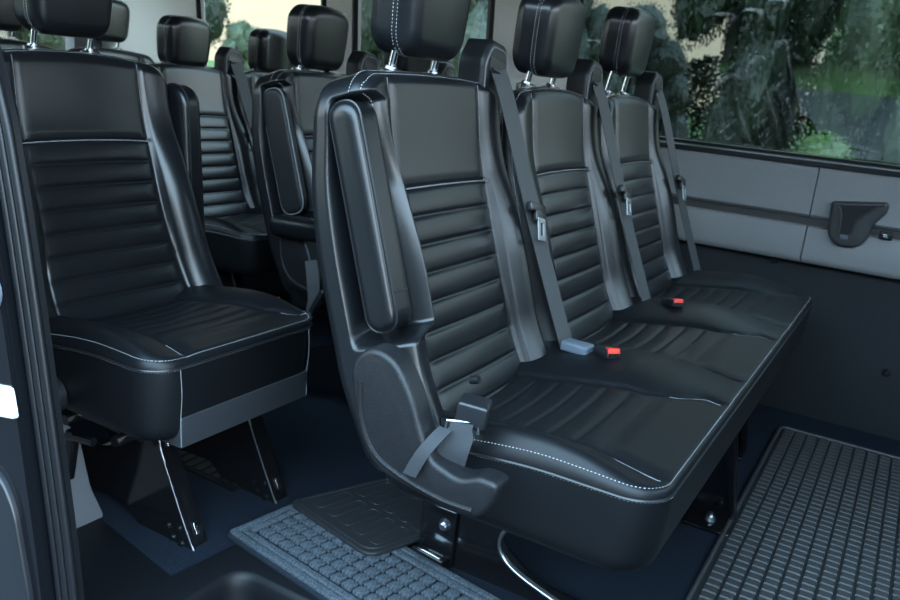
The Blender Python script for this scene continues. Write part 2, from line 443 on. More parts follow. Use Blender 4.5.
def add_cushion(root, y0, y1, centers, key, top=.442, bot=.30, x0=-.17, x1=.262, strip=False):
    Uc, Vc = (x1-x0)/2, (y1-y0)/2; mx, my = (x0+x1)/2, (y0+y1)/2
    tf = cushion_top(centers, None, y0, y1, x1)
    def xf(x, y, w):
        # underside tucks in a little; front corner lower
        t = max(0, min(1, -w/(top-bot)))
        tuck = 1-.05*t*t - (.03*t if x > 0 else 0)
        return Vector((mx+x*(1-.06*t*t), my+y*(1-.02*t*t*(.5/Vc)), top+w - .026*sm(.08, -.9*Uc, x)*(1-t)))
    pad = Pad(Uc, Vc, top-bot, .055, .02, (.0033, .005), nw=8, front=lambda x, y: tf(x+mx, y+my), xf=xf, rb=.03)
    c = link_mesh('seat_cushion', cached(('cush', key), lambda: pad.mesh('seat_cushion', LEM)), root)
    def st():
        mb = MB(); Ua, Va = pad.U, pad.V
        n = 90; path = [(lerp(-Ua*.5, Ua, k/n), -Va) for k in range(n+1)] + [(Ua, lerp(-Va, Va, k/(2*n))) for k in range(2*n+1)] + [(lerp(Ua, -Ua*.5, k/n), Va) for k in range(n+1)]
        sc = lambda a, b, q: (math.copysign(max(0, abs(a)-q), a) if abs(a) > Ua*.9 else a, math.copysign(max(0, abs(b)-q), b) if abs(b) > Va*.9 else b)
        stitches(mb, [pad.P(*sc(a, b, .0065), .0007) for a, b in path])
        stitches(mb, [pad.PS(a, b, -pad.r-.002, .0007) for a, b in path])
        return mb.mesh('stitching', STI, auto=False)
    stuff(link_mesh('stitching', cached(('cst', key), st), c))
    def cord():
        mb = MB(); Ua, Va = pad.U, pad.V; n = 40
        path = [(lerp(-Ua*.5, Ua, k/n), -Va) for k in range(n+1)] + [(Ua, lerp(-Va, Va, k/(2*n))) for k in range(2*n+1)] + [(lerp(Ua, -Ua*.5, k/n), Va) for k in range(n+1)]
        pts = []
        for a, b in path:
            p1 = pad.P(a, b, 0); pts.append(p1)
        mb.tube(pts, .0022, 6); return mb.mesh('seam_cord', PLS)
    link_mesh('seam_cord', cached(('ccord', key), cord), c)
    def fseam():
        mb = MB()
        for yc in centers:
            for s in (-1, 1):
                pts = []
                for k in range(25):
                    x = lerp(.17, x1-.02, k/24); hw = half_width(x, s)
                    y = yc+s*(hw); a, b = x-mx, y-my
                    if abs(b) < pad.V-.006: pts.append(pad.P(a, b, .003))
                if len(pts) > 3: mb.tube(pts, .0007, 5)
        return mb.mesh('front_piping', PIP)
    link_mesh('front_piping', cached(('fs', key), fseam), c)
    return c, pad

def add_belt(root, yc, straight=False, wide=False):
    g = MB(); gx = -.235
    g.prism(rnd_poly([(-.045, .835), (.045, .835), (.05, .94), (.036, .975), (-.022, .985), (-.048, .95)], .012), 'x', gx-.035, gx+.012, .008)
    go = g.build('belt_guide', PLT, root); go.location = (0, yc+.188, -.02)
    r = MB(); r.prism(rnd_poly([(-.030, .915), (.033, .91), (.034, .945), (-.026, .957)], .006), 'x', gx+.010, gx+.0135, 0)
    r.tube([(gx+.017, -.026, .935), (gx+.017, .028, .925)], .004, 8)
    r.build('guide_slot', PLS, go)
    fr = MB(); fr.tube([(gx+.012, y, z) for y, z in rnd_poly([(-.036, .86), (.03, .855), (.04, .94), (.03, .965), (-.02, .973), (-.04, .945)], .012, 3)], .0018, 6, True); fr.build('guide_rim', TRG, go)
    pts = smooth_pts([(-.218, yc+.187, .915), (-.190, yc+.192, .85), (-.133, yc+.212, .68), (-.09, yc+.228, .56), (-.040, yc+.243, .43)], 5)
    s = MB(); s.ribbon([(p, (.12, .9, .1)) for p in pts], [.044]*8+[.042]*(len(pts)-8)); so = s.build('belt_strap', WEB, root)
    p = Vector((-.126, yc+.210, .690)); R = Matrix.Rotation(math.radians(-16), 3, 'Y') @ Matrix.Rotation(math.radians(-14), 3, 'X')
    t = MB(); t.box(p, (.006, .029, .0085), R, .003); t.box(p+R @ Vector((.003, .004, -.014)), (.004, .018, .010), R, .002); t.build('tongue_grip', PLS, so)
    t = MB()
    for dy in (-.007, .013): t.box(p+R @ Vector((.007, dy, -.036)), (.0012, .0032, .018), R)
    t.box(p+R @ Vector((.007, .003, -.053)), (.0012, .013, .004), R); t.box(p+R @ Vector((.007, .003, -.022)), (.0012, .013, .004), R)
    t.build('buckle_tongue', ALU, so)
    return go

def add_buckle(root, x, y, z, rz=-.5):
    R = Matrix.Rotation(rz, 3, 'Z') @ Matrix.Rotation(math.radians(-12), 3, 'Y')
    b = MB(); b.box((x, y, z), (.028, .013, .009), R, .004); bo = b.build('belt_buckle', PLS, root)
    r = MB(); r.box(Vector((x, y, z)) + R @ Vector((.022, 0, .003)), (.0075, .0110, .0078), R, .002); r.build('release_button', RED, bo)
    c = MB(); c.box(Vector((x, y, z)) + R @ Vector((.0298, 0, -.001)), (.0012, .011, .003), R); c.build('latch_slot', CHR, bo)

def plate_leg(root, y, xf0, h, name='leg', lean=.13, back=.42, t=.004):
    """stamped steel side plate with folded front flange, slots and bolts; xf0 = front foot"""
    poly = [(xf0, 0), (xf0-.012, .035), (xf0-lean, h), (xf0-lean-.16, h), (xf0-back*.55, h*.62), (xf0-back, h*.4), (xf0-back-.05, 0), (xf0-back+.06, 0), (xf0-back+.1, h*.2), (xf0-.20, h*.22), (xf0-.13, 0)]
    p = MB(); p.prism(rnd_poly(poly, .012, 3), 'y', y-t, y+t, .0015)
    d = Vector((-lean, 0, h)).normalized()
    # folded front flange
    c = Vector((xf0-lean/2-.004, y+.017, h/2)); ang = math.atan2(lean, h)
    R = Matrix.Rotation(-ang, 3, 'Y'); p.box(c, (.0025, .02, math.hypot(lean, h)/2-.004), R, .0015)
    l = p.build(name, BLK, root)
    e = MB(); e.tube(smooth_pts([Vector((xf0+.0005, y-.003, .006)), Vector((xf0-lean*.3, y-.003, h*.3)), Vector((xf0-lean*.72, y-.003, h*.72)), Vector((xf0-lean*.8, y-.003, h*.84)), Vector((xf0-lean, y-.003, h))], 5), .0022, 8)
    e.build('bright_edge', ALU, l)
    s = MB()
    for k in (.2, .8):
        q = Vector((xf0-lean*k+.0015, y+.019, h*k)); s.box(q, (.0012, .0045, .012), R, .001)
    s.build('flange_slot', CHR, l)
    b = MB()
    for dx, dz in ((-.045, .055), (-.062, .03), (-.038, .025), (-.075, .05)):
        b.tube([(xf0+dx, y-.004, dz), (xf0+dx, y-.009, dz)], [.008, .006], 10)
    b.build('bolt', BLK, l)
    return l

def armrest_pad(root, y, v0=.086):
    pad = Pad(.0255, .158, .058, .023, .014, (.006, .008), nw=6, xf=lambda x, yy, w: BC + Vector((0, y-w, 0)) + UPV*(v0+yy) + OUTV*(-.0245+x))
    a = link_mesh('armrest', pad.mesh('armrest', LEA), root)
    mb = MB(); rim = pad.rim()
    mb.tube([pad.PS(p, q, -.011, .0003) for p, q in rim], .0021, 6, True); mb.build('armrest_piping', PLS, a)
    q = MB(); q.tube([pad.PS(.0255, -.105, -.014-.03*k/6, .0004) for k in range(7)], .0016, 6); q.build('armrest_seam', PLS, a)
    return a

# --- row two: the bench for three
XR2 = -.45
bench = thing('bench_seat', 'black leather bench seat for three with ribbed backs, nearest the camera in the centre', 'bench seat', (XR2, 1.585, 0))
yc3 = [1.115-1.585, 1.592-1.585, 2.062-1.585]
b1, pad1 = add_backrest(bench, yc3[0], 'armrest')
for y in yc3[1:]: add_backrest(bench, y, 'plain')
for y, dz in zip(yc3, (-.003, -.006, .02)): add_headrest(bench, y, dz=dz); add_belt(bench, y)
cb, cpad = add_cushion(bench, .915-1.585, 2.33-1.585, yc3, 'bench')
Y0 = -1.585
armrest_pad(bench, .897+Y0)
# recliner cover on the near side
def px(pts): return [(x+.45, z) for x, z in pts]
def side_cover(root, y, mirror=1):
    out = rnd_poly(px([(-.604, .52), (-.575, .552), (-.535, .545), (-.505, .505), (-.484, .455), (-.466, .424), (-.425, .412), (-.397, .425), (-.368, .424), (-.374, .395), (-.392, .366), (-.445, .366), (-.55, .382), (-.583, .425)]), [.03, .03, .03, .03, .02, .01, .012, .006, .018, .01, .02, .03, .04, .03])
    m = MB(); m.prism(out, 'y', y+.035, y, .008); c = m.build('recliner_cover', PLT, root)
    rid = MB(); rid.tube(smooth_pts([(x+.45, y+.001, z) for x, z in [(-.583, .50), (-.577, .45), (-.557, .412), (-.52, .392), (-.45, .378), (-.40, .378)]], 6), .0042, 8); rid.build('cover_ridge', PLT, c)
    return c
side_cover(bench, .838+Y0)
# near buckle standing at the cushion's rear corner, its webbing and pocket
q = MB(); q.box((.005, .902+Y0, .478), (.021, .020, .017), Matrix.Rotation(.3, 3, 'Z') @ Matrix.Rotation(.1, 3, 'Y'), .005); bk = q.build('belt_anchor_buckle', PLS, bench)
q = MB(); q.tube(rnd_poly3([(-.018, .872+Y0, .454), (-.018, .874+Y0, .468), (.021, .889+Y0, .471), (.022, .887+Y0, .456)]), .0022, 8); q.build('chrome_loop', ALU, bk)
q = MB(); q.ribbon([(p, (.96, .28, .05)) for p in smooth_pts([(.002, .880+Y0, .468), (.001, .874+Y0, .452), (-.001, .867+Y0, .430), (-.003, .869+Y0, .404)], 4)], [.030]*3+[.036, .041, .042, .042, .042, .041]+[.040, .038, .034, .028], .006); q.build('anchor_webbing', WBD, bench)
q = MB(); q.ribbon([(p, (1, .15, -.1)) for p in smooth_pts([(-.012, .862+Y0, .462), (-.018, .846+Y0, .450), (-.028, .834+Y0, .43), (-.040, .829+Y0, .400)], 4)], .0185, .003); q.build('anchor_strap', WBD, bench)
q = MB(); q.cyl((-.055, 1.003+Y0, .478), (-.042, 1.003+Y0, .482), .0062); q.build('back_button', PLS, bench)
add_buckle(bench, -.415+.45, 1.335+Y0, .462, -.8); add_buckle(bench, -.43+.45, 1.80+Y0, .462, -.8)
q = MB(); q.box((-.470+.45, 1.335+Y0, .458), (.026, .017, .009), Matrix.Rotation(-.1, 3, 'Z'), .004); q.build('buckle_boot', WBG, bench)
# pedestal
yl = 1.245+Y0
q = MB(); q.prism(rnd_poly([(-.24, 0.0), (-.245, .10), (-.22, .33), (.2, .33), (.2, .25), (-.02, .22), (-.085, .17), (-.075, .09), (.0, .04), (.24, .025), (.25, 0)], .02), 'y', yl-.004, yl+.004, .0015); lg = q.build('leg', BLK, bench)
q = MB(); q.tube(smooth_pts([(-.035, yl-.006, .15), (-.072, yl-.006, .115), (-.078, yl-.006, .08), (-.055, yl-.006, .052), (.0, yl-.006, .030), (.08, yl-.006, .012), (.2, yl-.006, .008)], 6), .0042, 10); q.build('bright_edge', ALU, lg)
q = MB(); q.box((-.205, yl-.028, .028), (.034, .022, .004), Matrix.Rotation(.12, 3, 'Y') @ Matrix.Rotation(-.25, 3, 'X'), .002); q.box((-.206, yl-.01, .06), (.038, .004, .06), None, .003); q.build('foot_bracket', BLK, lg)
q = MB(); q.box((-.203, yl-.036, .0345), (.025, .011, .0022), Matrix.Rotation(.12, 3, 'Y') @ Matrix.Rotation(-.25, 3, 'X'), .001); q.build('latch_plate', CHR, lg)
q = MB(); q.tube([(-.19, yl-.014, .088), (-.19, yl-.022, .088)], [.013, .009], 12); q.tube([(-.19, yl-.02, .088), (-.19, yl-.027, .088)], .006, 6); q.build('bolt', ALU, lg)
q = MB(); q.box((-.232, yl-.012, .165), (.01, .014, .03), None, .003); q.tube([(-.22, yl-.024, .19), (-.236, yl-.026, .188), (-.238, yl-.026, .15)], .003, 8); q.build('release_lever', BLK, lg)
for yy, xx in ((1.80, -.205), (2.235, -.265)):
    q = MB(); xl = xx+.45; yb = yy+Y0
    q.prism([(xl-.36, 0), (xl+.0, 0), (xl-.05, .30), (xl-.30, .30)], 'y', yb-.003, yb+.003, .001); q.box((xl-.05, yb-.045, .004), (.05, .045, .004), None, .002)
    q.prism([(xl-.01, 0), (xl, .0), (xl-.055, .30), (xl-.08, .30)], 'y', yb-.02, yb, .002); l2 = q.build('leg', BLK, bench)
    q = MB(); q.tube([(xl-.05, yb-.045, .008), (xl-.05, yb-.045, .018)], [.013, .010], 10); q.tube([(xl-.05, yb-.045, .018), (xl-.05, yb-.045, .026)], .006, 6); q.build('bolt', ALU, l2)
q = MB(); q.box((.0, 0, .305), (.15, .6, .012), None, .004); q.tube([(-.1, -.6, .29), (-.1, .62, .29)], .014, 10); q.tube([(.1, -.58, .285), (.1, .62, .285)], .014, 10); q.build('seat_frame', BLK, bench)
q = MB(); q.ribbon([(p, (0, 1, .05)) for p in smooth_pts([(-.05, -.60, .34), (.02, -.595, .30), (.12, -.58, .295), (.215, -.55, .31)], 5)], .02, .004); q.build('underside_trim', GST, bench)

# --- single seats on the door side
def single_seat(label, x, y, z=-.022, detail=True, arm=True):
    t = thing('passenger_seat', label, 'seat', (x, y, z))
    add_backrest(t, 0, 'wide'); add_headrest(t, 0)
    add_cushion(t, -.215, .2, [0], 'single', top=.446, bot=.288, x0=-.17, x1=.235)
    if detail:
        q = MB(); q.prism(rnd_poly([(.10, -.155), (.2315, -.155), (.2315, .165), (.10, .165)], .004), 'z', .282, .335, .003); q.build('lower_front_panel', GST, t)
        for s in (-.155, .163):
            q = MB(); q.tube(smooth_pts([(.236, s-.008, .425), (.236, s-.004, .38), (.230, s, .33), (.2325, s, .285)], 4), .0008, 6); q.build('front_seam_piping', PIP, t)
    plate_leg(t, -.062, .178, .262); plate_leg(t, .165, .178, .262)
    q = MB(); q.box((.0, 0, .283), (.15, .17, .012), None, .004)
    for k in (-.16, -.02, .11): q.tube([(k, -.19, .268), (k, .19, .268)], .010, 8)
    q.tube([(.03, -.17, .235), (-.22, -.17, .2)], .008, 8); q.tube([(-.24, -.17, .06), (-.24, .2, .06)], .012, 8)
    q.box((-.12, -.165, .2), (.09, .008, .05), Matrix.Rotation(.2, 3, 'Y'), .003); q.build('seat_frame', BLK, t)
    q = MB(); q.prism(rnd_poly([(-.19, .34), (-.17, .50), (-.11, .50), (-.06, .38), (.02, .35), (.02, .30), (-.15, .30)], .025), 'y', -.245, -.213, -.0); q.build('recliner_cover', PLT, t)
    if arm:
        pad = Pad(.040, .172, .052, .038, .016, (.006, .008), nw=6, xf=lambda a, b, w: Vector((-.185+a-.16*(b+.172)*.55, .262-.052+(-w)+0, .675+b)) )
        a = link_mesh('armrest', pad.mesh('armrest', LEA), t); rim = pad.rim()
        q = MB(); q.tube([pad.PS(p, r_, -.012, .0006) for p, r_ in rim], .0022, 6, True); q.build('armrest_piping', PLS, a)
        q = MB(); q.tube([(-.20, .15, .50), (-.19, .27, .50)], .02, 12); q.build('armrest_hinge', PLT, a)
    q = MB(); q.ribbon([(p, (.2, .3, .9)) for p in smooth_pts([(-.06, .2, .42), (-.02, .215, .428), (.02, .235, .422)], 4)], .022, .006); q.build('buckle_stalk', WBG, t)
    add_buckle(t, .045, .245, .415, .5)
    return t
s1 = single_seat('black leather single seat with flared back bolsters at left, beside the door frame', -1.20, 1.045)
# fixed side belt of the single seat, door side
q = MB(); q.ribbon([(p, (.5, .1, 0)) for p in smooth_pts([(-.22, -.30, 1.25), (-.21, -.30, .9), (-.17, -.285, .5), (-.16, -.27, .2)], 5)], .044); q.build('belt_strap', WEB, s1)

def side_bench(label, x, ys, y0, y1, key, arm, z=-.02, hz=-.02):
    t = thing('bench_seat', label, 'bench seat', (x, 0, z))
    for i, y in enumerate(ys): add_backrest(t, y, 'armrest' if (arm and i == 0) else 'plain'); add_headrest(t, y, dz=hz); add_belt(t, y)
    add_cushion(t, y0, y1, ys, key)
    for yy in (y0+.1, y1-.1): plate_leg(t, yy, .19, .31).location.z = -z
    q = MB(); q.box((0, (y0+y1)/2, .30), (.15, (y1-y0)/2-.06, .012), None, .004); q.build('seat_frame', BLK, t)
    if arm:
        c = side_cover(t, y0-.045)
        q = MB(); q.box((.0, ys[0]-.262, .535), (.15, .03, .026), Matrix.Rotation(-.04, 3, 'Y'), .018); q.build('armrest', LEA, t)
        q = MB(); q.ribbon([(p, (1, .1, .3)) for p in smooth_pts([(-.03, y0-.05, .46), (.0, y0-.075, .42), (.0, y0-.07, .36), (-.03, y0-.06, .31)], 4)], .034, .004); q.build('anchor_webbing', WEB, t)
        q = MB(); q.box((.02, y0-.07, .375), (.006, .018, .035), Matrix.Rotation(.5, 3, 'Y'), .003); q.build('belt_buckle', PLS, t)
        q = MB(); q.box((.027, y0-.09, .36), (.0015, .003, .022), Matrix.Rotation(.5, 3, 'Y')); q.build('chrome_clip', CHR, t)
        pad = Pad(.036, .156, .03, .03, .008, (.008, .01), nw=3, xf=lambda x, yy, w: BC + Vector((0, ys[0]-.196-w, 0)) + UPV*(.084+yy) + OUTV*(-.030+x))
        rp = link_mesh('recess_panel', pad.mesh('recess_panel', PLT), t); rim = pad.rim()
        q = MB(); q.tube([pad.PS(p, r_, -.007, .0005) for p, r_ in rim], .0020, 6, True); q.build('panel_piping', PIP, rp)
    return t
side_bench('black leather double seat with lowered armrest and belt buckle, directly behind the front bench', -1.20, [1.79, 2.235], 1.575, 2.46, 'double', True)
side_bench('black leather double seat beyond the raised armrest, in front of the pale rear panel', -1.91, [1.985, 2.395], 1.77, 2.47, 'double4', False, z=-.04, hz=-.04)
single_seat('dark single seat almost hidden behind the left seat and its headrest', -1.95, 1.045, arm=False, detail=False)
rb = thing('bench_seat', 'rearmost black seat row, only its top corner and headrests glimpsed beside the back doors', 'bench seat', (-2.62, 0, -.02))
for y in (.90, 1.36, 1.80, 2.24): add_backrest(rb, y, 'plain'); add_headrest(rb, y)
add_cushion(rb, .68, 2.46, [.90, 1.36, 1.80, 2.24], 'rear')
for yy in (.8, 1.55, 2.35): plate_leg(rb, yy, .19, .31)

# ------------------------------------------------------------------ the van's shell
YW = 2.5
# floor: polygon with the step well cut out
fl = MB(); fl.prism(rnd_poly([(-3.3, .62), (-1.6, .62), (-1.60, 1.0), (-.99, .885), (-.985, 1.035), (-.30, 1.035), (.9, 1.0), (1.4, 1.0), (1.4, 2.66), (-3.3, 2.66)], [0, 0, .0, .035, .02, 0, 0, 0, 0, 0]), 'z', -.05, 0)
struct(fl.build('floor', CAR, auto=False))
# step well with its rounded tread, sill and riser
sw = MB()
hole = rnd_poly([(-.93, .70), (-.93, .995), (.6, .995), (.6, .70)], [.03, .05, .05, .03], 6)
outer = [(-1.60, .70), (-1.6, 1.01), (-.995, .895), (-.98, 1.05), (.75, 1.05), (.75, .66), (-1.25, .66)]
bm = bmesh.new()
ov = [bm.verts.new((x, y, .004)) for x, y in outer]; hv = [bm.verts.new((x, y, .004)) for x, y in hole]
es = [bm.edges.new((ov[i], ov[(i+1) % len(ov)])) for i in range(len(ov))] + [bm.edges.new((hv[i], hv[(i+1) % len(hv)])) for i in range(len(hv))]
bmesh.ops.triangle_fill(bm, use_beauty=True, edges=es)
N = len(hv); prev = hv
cxh, cyh = (-.165, .8475)
for dz, ins in ((-.001, .002), (-.004, .006), (-.012, .010), (-.03, .013), (-.20, .03), (-.215, .04)):
    cur = [bm.verts.new((x + (ins if x < cxh else -ins), y + (ins if y < cyh else -ins), .004+dz)) for x, y in hole]
    for i in range(N): bm.faces.new((prev[i], prev[(i+1) % N], cur[(i+1) % N], cur[i]))
    prev = cur
bm.faces.new(prev)
# outer drop to the sill
lo = [bm.verts.new((x, y - (.012 if y < .9 else 0), -.008)) for x, y in outer]; lo2 = [bm.verts.new((x, y - (.02 if y < .9 else 0), -.3)) for x, y in outer]
for A, B in ((ov, lo), (lo, lo2)):
    for i in range(len(outer)): bm.faces.new((A[i], A[(i+1) % len(outer)], B[(i+1) % len(outer)], B[i]))
bmesh.ops.recalc_face_normals(bm, faces=bm.faces); me = bpy.data.meshes.new('step_well'); bm.to_mesh(me); bm.free(); me.materials.append(SIL)
me.polygons.foreach_set('use_smooth', [True]*len(me.polygons)); me.set_sharp_from_angle(angle=math.radians(35))
o = link_mesh('trim_1', me); struct(o); o['label'] = 'black plastic step well at the door'
# floor vent grille pressed into the carpet under the single seat
gv = thing('floor_vent', 'small black slotted vent in the carpet beneath the left seat', 'vent', (-1.255, 1.235, 0))
q = MB(); q.box((0, 0, .002), (.13, .045, .002), Matrix.Rotation(-.06, 3, 'Z'), .001); q.build('vent_frame', SIL, gv)
for i in range(9):
    q = MB(); q.box((-.11+.0275*i, 0, .005), (.008, .036, .0015), None); q.build('slat', PLT, gv)

def wall_with_openings(name, xs, zs, yf, th, holes, m, parent=None):
    """vertical wall in x-z; yf(z) gives the inner face; holes = [(x0,x1,z0,z1)]"""
    X = sorted(set([xs[0], xs[1]] + [h[i] for h in holes for i in (0, 1)])); Z = sorted(set([zs[0], zs[1]] + [h[i] for h in holes for i in (2, 3)]))
    q = MB()
    for i in range(len(X)-1):
        for j in range(len(Z)-1):
            xm, zm = (X[i]+X[i+1])/2, (Z[j]+Z[j+1])/2
            if any(h[0] < xm < h[1] and h[2] < zm < h[3] for h in holes): continue
            x0, x1, z0, z1 = X[i], X[i+1], Z[j], Z[j+1]; a, b = yf(z0), yf(z1)
            q.add([(x0, a, z0), (x1, a, z0), (x1, b, z1), (x0, b, z1), (x0, a+th, z0), (x1, a+th, z0), (x1, b+th, z1), (x0, b+th, z1)],
                  [(0, 1, 2, 3), (5, 4, 7, 6), (4, 0, 3, 7), (1, 5, 6, 2), (3, 2, 6, 7), (4, 5, 1, 0)])
    return q.build(name, m, parent, auto=False)
# left (driver's) wall: lower charcoal liner, proud grey panels, pale pillars
ywl = lambda z: 2.63 - .11*min(1, max(0, z)/.5)
low = MB()
prof = [(2.645, -.02), (2.63, .02), (2.60, .2), (2.565, .36), (2.545, .5), (2.545, .77), (2.60, .77), (2.72, .5), (2.72, -.02)]
low.prism(prof, 'x', -3.3, 1.4); wl_ = struct(low.build('wall_left', LOW))
PZ = [(YW+.045, .488), (YW+.012, .488), (YW+.004, .495), (YW, .505), (YW, .583), (YW+.004, .590), (YW+.018, .594), (YW+.020, .604), (YW+.018, .614), (YW+.004, .619), (YW-.002, .626), (YW+.002, .735), (YW+.004, .755), (YW+.012, .764), (YW+.045, .764)]
for x0, x1 in ((-3.3, -1.30), (-1.297, -.2635), (-.2605, 1.4)):
    q = MB(); q.prism(PZ, 'x', x0, x1); q.build('side_panel', PAN, wl_)
q = MB(); q.prism([(YW+.019, .5925), (YW+.017, .5925), (YW+.017, .6155), (YW+.019, .6155)], 'x', -3.3, 1.4); q.build('panel_groove', GRV, wl_)
q = MB(); q.prism([(YW+.0, .757), (YW+.0, .772), (YW+.02, .777), (YW+.06, .777), (YW+.06, .757)], 'x', -3.3, 1.4, 0); q.build('window_sill', PLS, wl_)
# grab recess
def gp(pts, y): return [(x, z) for x, z in pts]
gr = MB(); gr.prism(rnd_poly([(-.213, .672), (-.075, .690), (-.072, .662), (-.100, .625), (-.104, .585), (-.125, .556), (-.178, .552), (-.208, .58)], [.008, .01, .012, .03, .02, .025, .03, .02]), 'y', YW+.01, YW-.020, .011); g0 = gr.build('grab_recess', GRB, wl_)
gr = MB(); gr.prism(rnd_poly([(-.197, .664), (-.095, .679), (-.122, .648), (-.142, .628), (-.146, .592), (-.176, .588), (-.180, .640)], .008), 'y', YW-.0202, YW-.0208, 0); gr.build('recess_cavity', PLS, g0)
gr = MB(); gr.tube(smooth_pts([(-.193, YW-.0215, .662), (-.182, YW-.021, .64), (-.179, YW-.021, .592)], 5), .0032, 8); gr.tube(smooth_pts([(-.096, YW-.0215, .675), (-.122, YW-.021, .65), (-.141, YW-.021, .628), (-.146, YW-.021, .592)], 5), .0032, 8); gr.build('cavity_rim', GRB, g0)
gr = MB(); gr.box((-.163, YW-.0215, .581), (.010, .003, .0065), None, .002); gr.build('pale_insert', WBG, g0)
gr = MB(); gr.box((-.0635, YW-.002, .600), (.0165, .006, .0105), None, .004); g1 = gr.build('socket_plate', PLS, wl_)
gr = MB(); gr.box((-.0635, YW-.0085, .600), (.007, .002, .0045), None, .001); gr.build('chrome_contact', CHR, g1)
for xx, yy, zz in ((.017, 2.603, .205), (-.335, 2.552, .475)):
    gr = MB(); gr.tube([(xx, yy+.01, zz), (xx, yy-.012, zz), (xx, yy-.018, zz)], [.011, .011, .006], 12); gr.build('trim_clip', PLS, wl_)

WZ0, WZ1 = .77, 1.42
wins = [(-1.03, 1.3, 'a'), (-1.88, -1.33, 'b'), (-2.66, -2.02, 'c')]
up = wall_with_openings('trim_2', (-3.3, 1.4), (.765, 1.58), lambda z: 2.53 - .10*(z-.765), .034, [(a, b, WZ0, WZ1) for a, b, _ in wins], BEI)
struct(up); up['label'] = 'pale window pillars of the far side wall'
for i, (a, b, _) in enumerate(wins):
    yb = lambda z: 2.560 - .10*(z-.765)
    q = MB(); z0, z1 = WZ0-.005, WZ1+.005
    q.add([(a-.01, yb(z0), z0), (b+.01, yb(z0), z0), (b+.01, yb(z1), z1), (a-.01, yb(z1), z1), (a-.01, yb(z0)+.004, z0), (b+.01, yb(z0)+.004, z0), (b+.01, yb(z1)+.004, z1), (a-.01, yb(z1)+.004, z1)],
          [(0, 1, 2, 3), (5, 4, 7, 6), (4, 0, 3, 7), (1, 5, 6, 2), (3, 2, 6, 7), (4, 5, 1, 0)])
    w = struct(q.build('window_%d' % (i+1), GLA if i == 0 else GLC, auto=False))
    q = MB(); fr = [(a+.0, z0+.006), (b, z0+.006), (b, z1-.006), (a, z1-.006)]
    q.tube([(x, yb(z)-.020, z) for x, z in rnd_poly(fr, .05, 5)], .017, 6, True); q.build('window_gasket', PLS, w)
# rear wall with two door windows
def rear():
    q = MB(); X0 = -3.3
    Y = [.62, .76, 1.50, 1.64, 2.38, 2.66]; Z = [-.02, .84, 1.38, 1.58]
    for i in range(5):
        for j in range(3):
            if i in (1, 3) and j == 1: continue
            q.box((X0, (Y[i]+Y[i+1])/2, (Z[j]+Z[j+1])/2), (.03, (Y[i+1]-Y[i])/2, (Z[j+1]-Z[j])/2))
    w = struct(q.build('wall_rear', TRG, auto=False))
    for k, (a, b) in enumerate(((.76, 1.50), (1.64, 2.38))):
        q = MB(); q.box((X0, (a+b)/2, 1.11), (.003, (b-a)/2, .27)); struct(q.build('window_%d' % (4+k), GLC, auto=False))
rear()
q = MB(); q.box((-.95, 1.63, 1.60), (2.36, 1.03, .03)); struct(q.build('ceiling', HDL, auto=False))
# near side: wall behind the sliding door opening with windows, front pillar
wr = wall_with_openings('wall_right', (-3.3, -1.30), (-.02, 1.58), lambda z: .74+.02*z, -.05, [(-2.1, -1.4, .80, 1.40), (-3.1, -2.25, .80, 1.40)], TRG); struct(wr)
for k, (a, b) in enumerate(((-2.1, -1.4), (-3.1, -2.25))):
    q = MB(); q.box(((a+b)/2, .735, 1.1), ((b-a)/2, .002, .30)); struct(q.build('window_%d' % (6+k), GLC, auto=False))
wf = wall_with_openings('trim_3', (.20, 1.4), (-.25, 1.58), lambda z: .66+.03*z, -.06, [(.55, 1.25, .80, 1.40)], TRG); struct(wf); wf['label'] = 'trim ahead of the door opening'
q = MB(); q.box((1.42, 1.63, .60), (.03, 1.03, .62)); struct(q.build('front_blocker', LOW, auto=False))  # unseen panel raised to block light from ahead; stands for dash and seats

# door opening's rear edge: painted jamb, twin-lipped rubber seal, grey inner trim
edge = [(-.905, -.30), (-.922, .0), (-.935, .12), (-.955, .26), (-1.005, .56), (-1.036, .72), (-1.062, .82), (-1.13, 1.0), (-1.22, 1.25), (-1.33, 1.56)]
E3 = smooth_pts([(x, .66, z) for x, z in edge], 8)
def strip(name, off0, off1, y0, y1, m, kind=True, parent=None, bev=0):
    q = MB(); L = []
    for p in E3: L.append(((p.x+off0, y0, p.z), (p.x+off1, y0, p.z), (p.x+off1, y1, p.z), (p.x+off0, y1, p.z)))
    vs = [v for l in L for v in l]; fs = []
    for i in range(len(L)-1):
        for k in range(4): fs.append((i*4+k, i*4+(k+1) % 4, i*4+4+(k+1) % 4, i*4+4+k))
    fs += [(3, 2, 1, 0), tuple(range(len(vs)-4, len(vs)))]
    q.add(vs, fs); return q.build(name, m, parent)
jb = struct(strip('door_1', -.36, -.045, .640, .70, JMB)); jb['label'] = 'gloss black painted door jamb'
strip('inner_lining', -.050, -.010, .668, .685, SEA, parent=jb); strip('inner_trim', -.32, -.125, .70, .735, TRG, parent=jb)
for off, r in ((-.007, .0065), (-.0205, .006), (-.033, .005)):
    q = MB(); q.tube([(p.x+off, .668+off*.2, p.z) for p in E3], r, 10); q.build('rubber_seal', SEA, jb)
q = MB(); q.tube([(-1.070, 0.640, .555), (-1.070, 0.632, .555), (-1.070, 0.628, .555)], [.03, .03, .024], 20); l3 = q.build('striker_plate', WBG, jb)
q = MB(); q.tube([(-1.060, 0.629, .575), (-1.060, 0.615, .57), (-1.060, 0.615, .54), (-1.060, 0.629, .535)], .005, 8); q.build('striker_loop', PLS, l3)
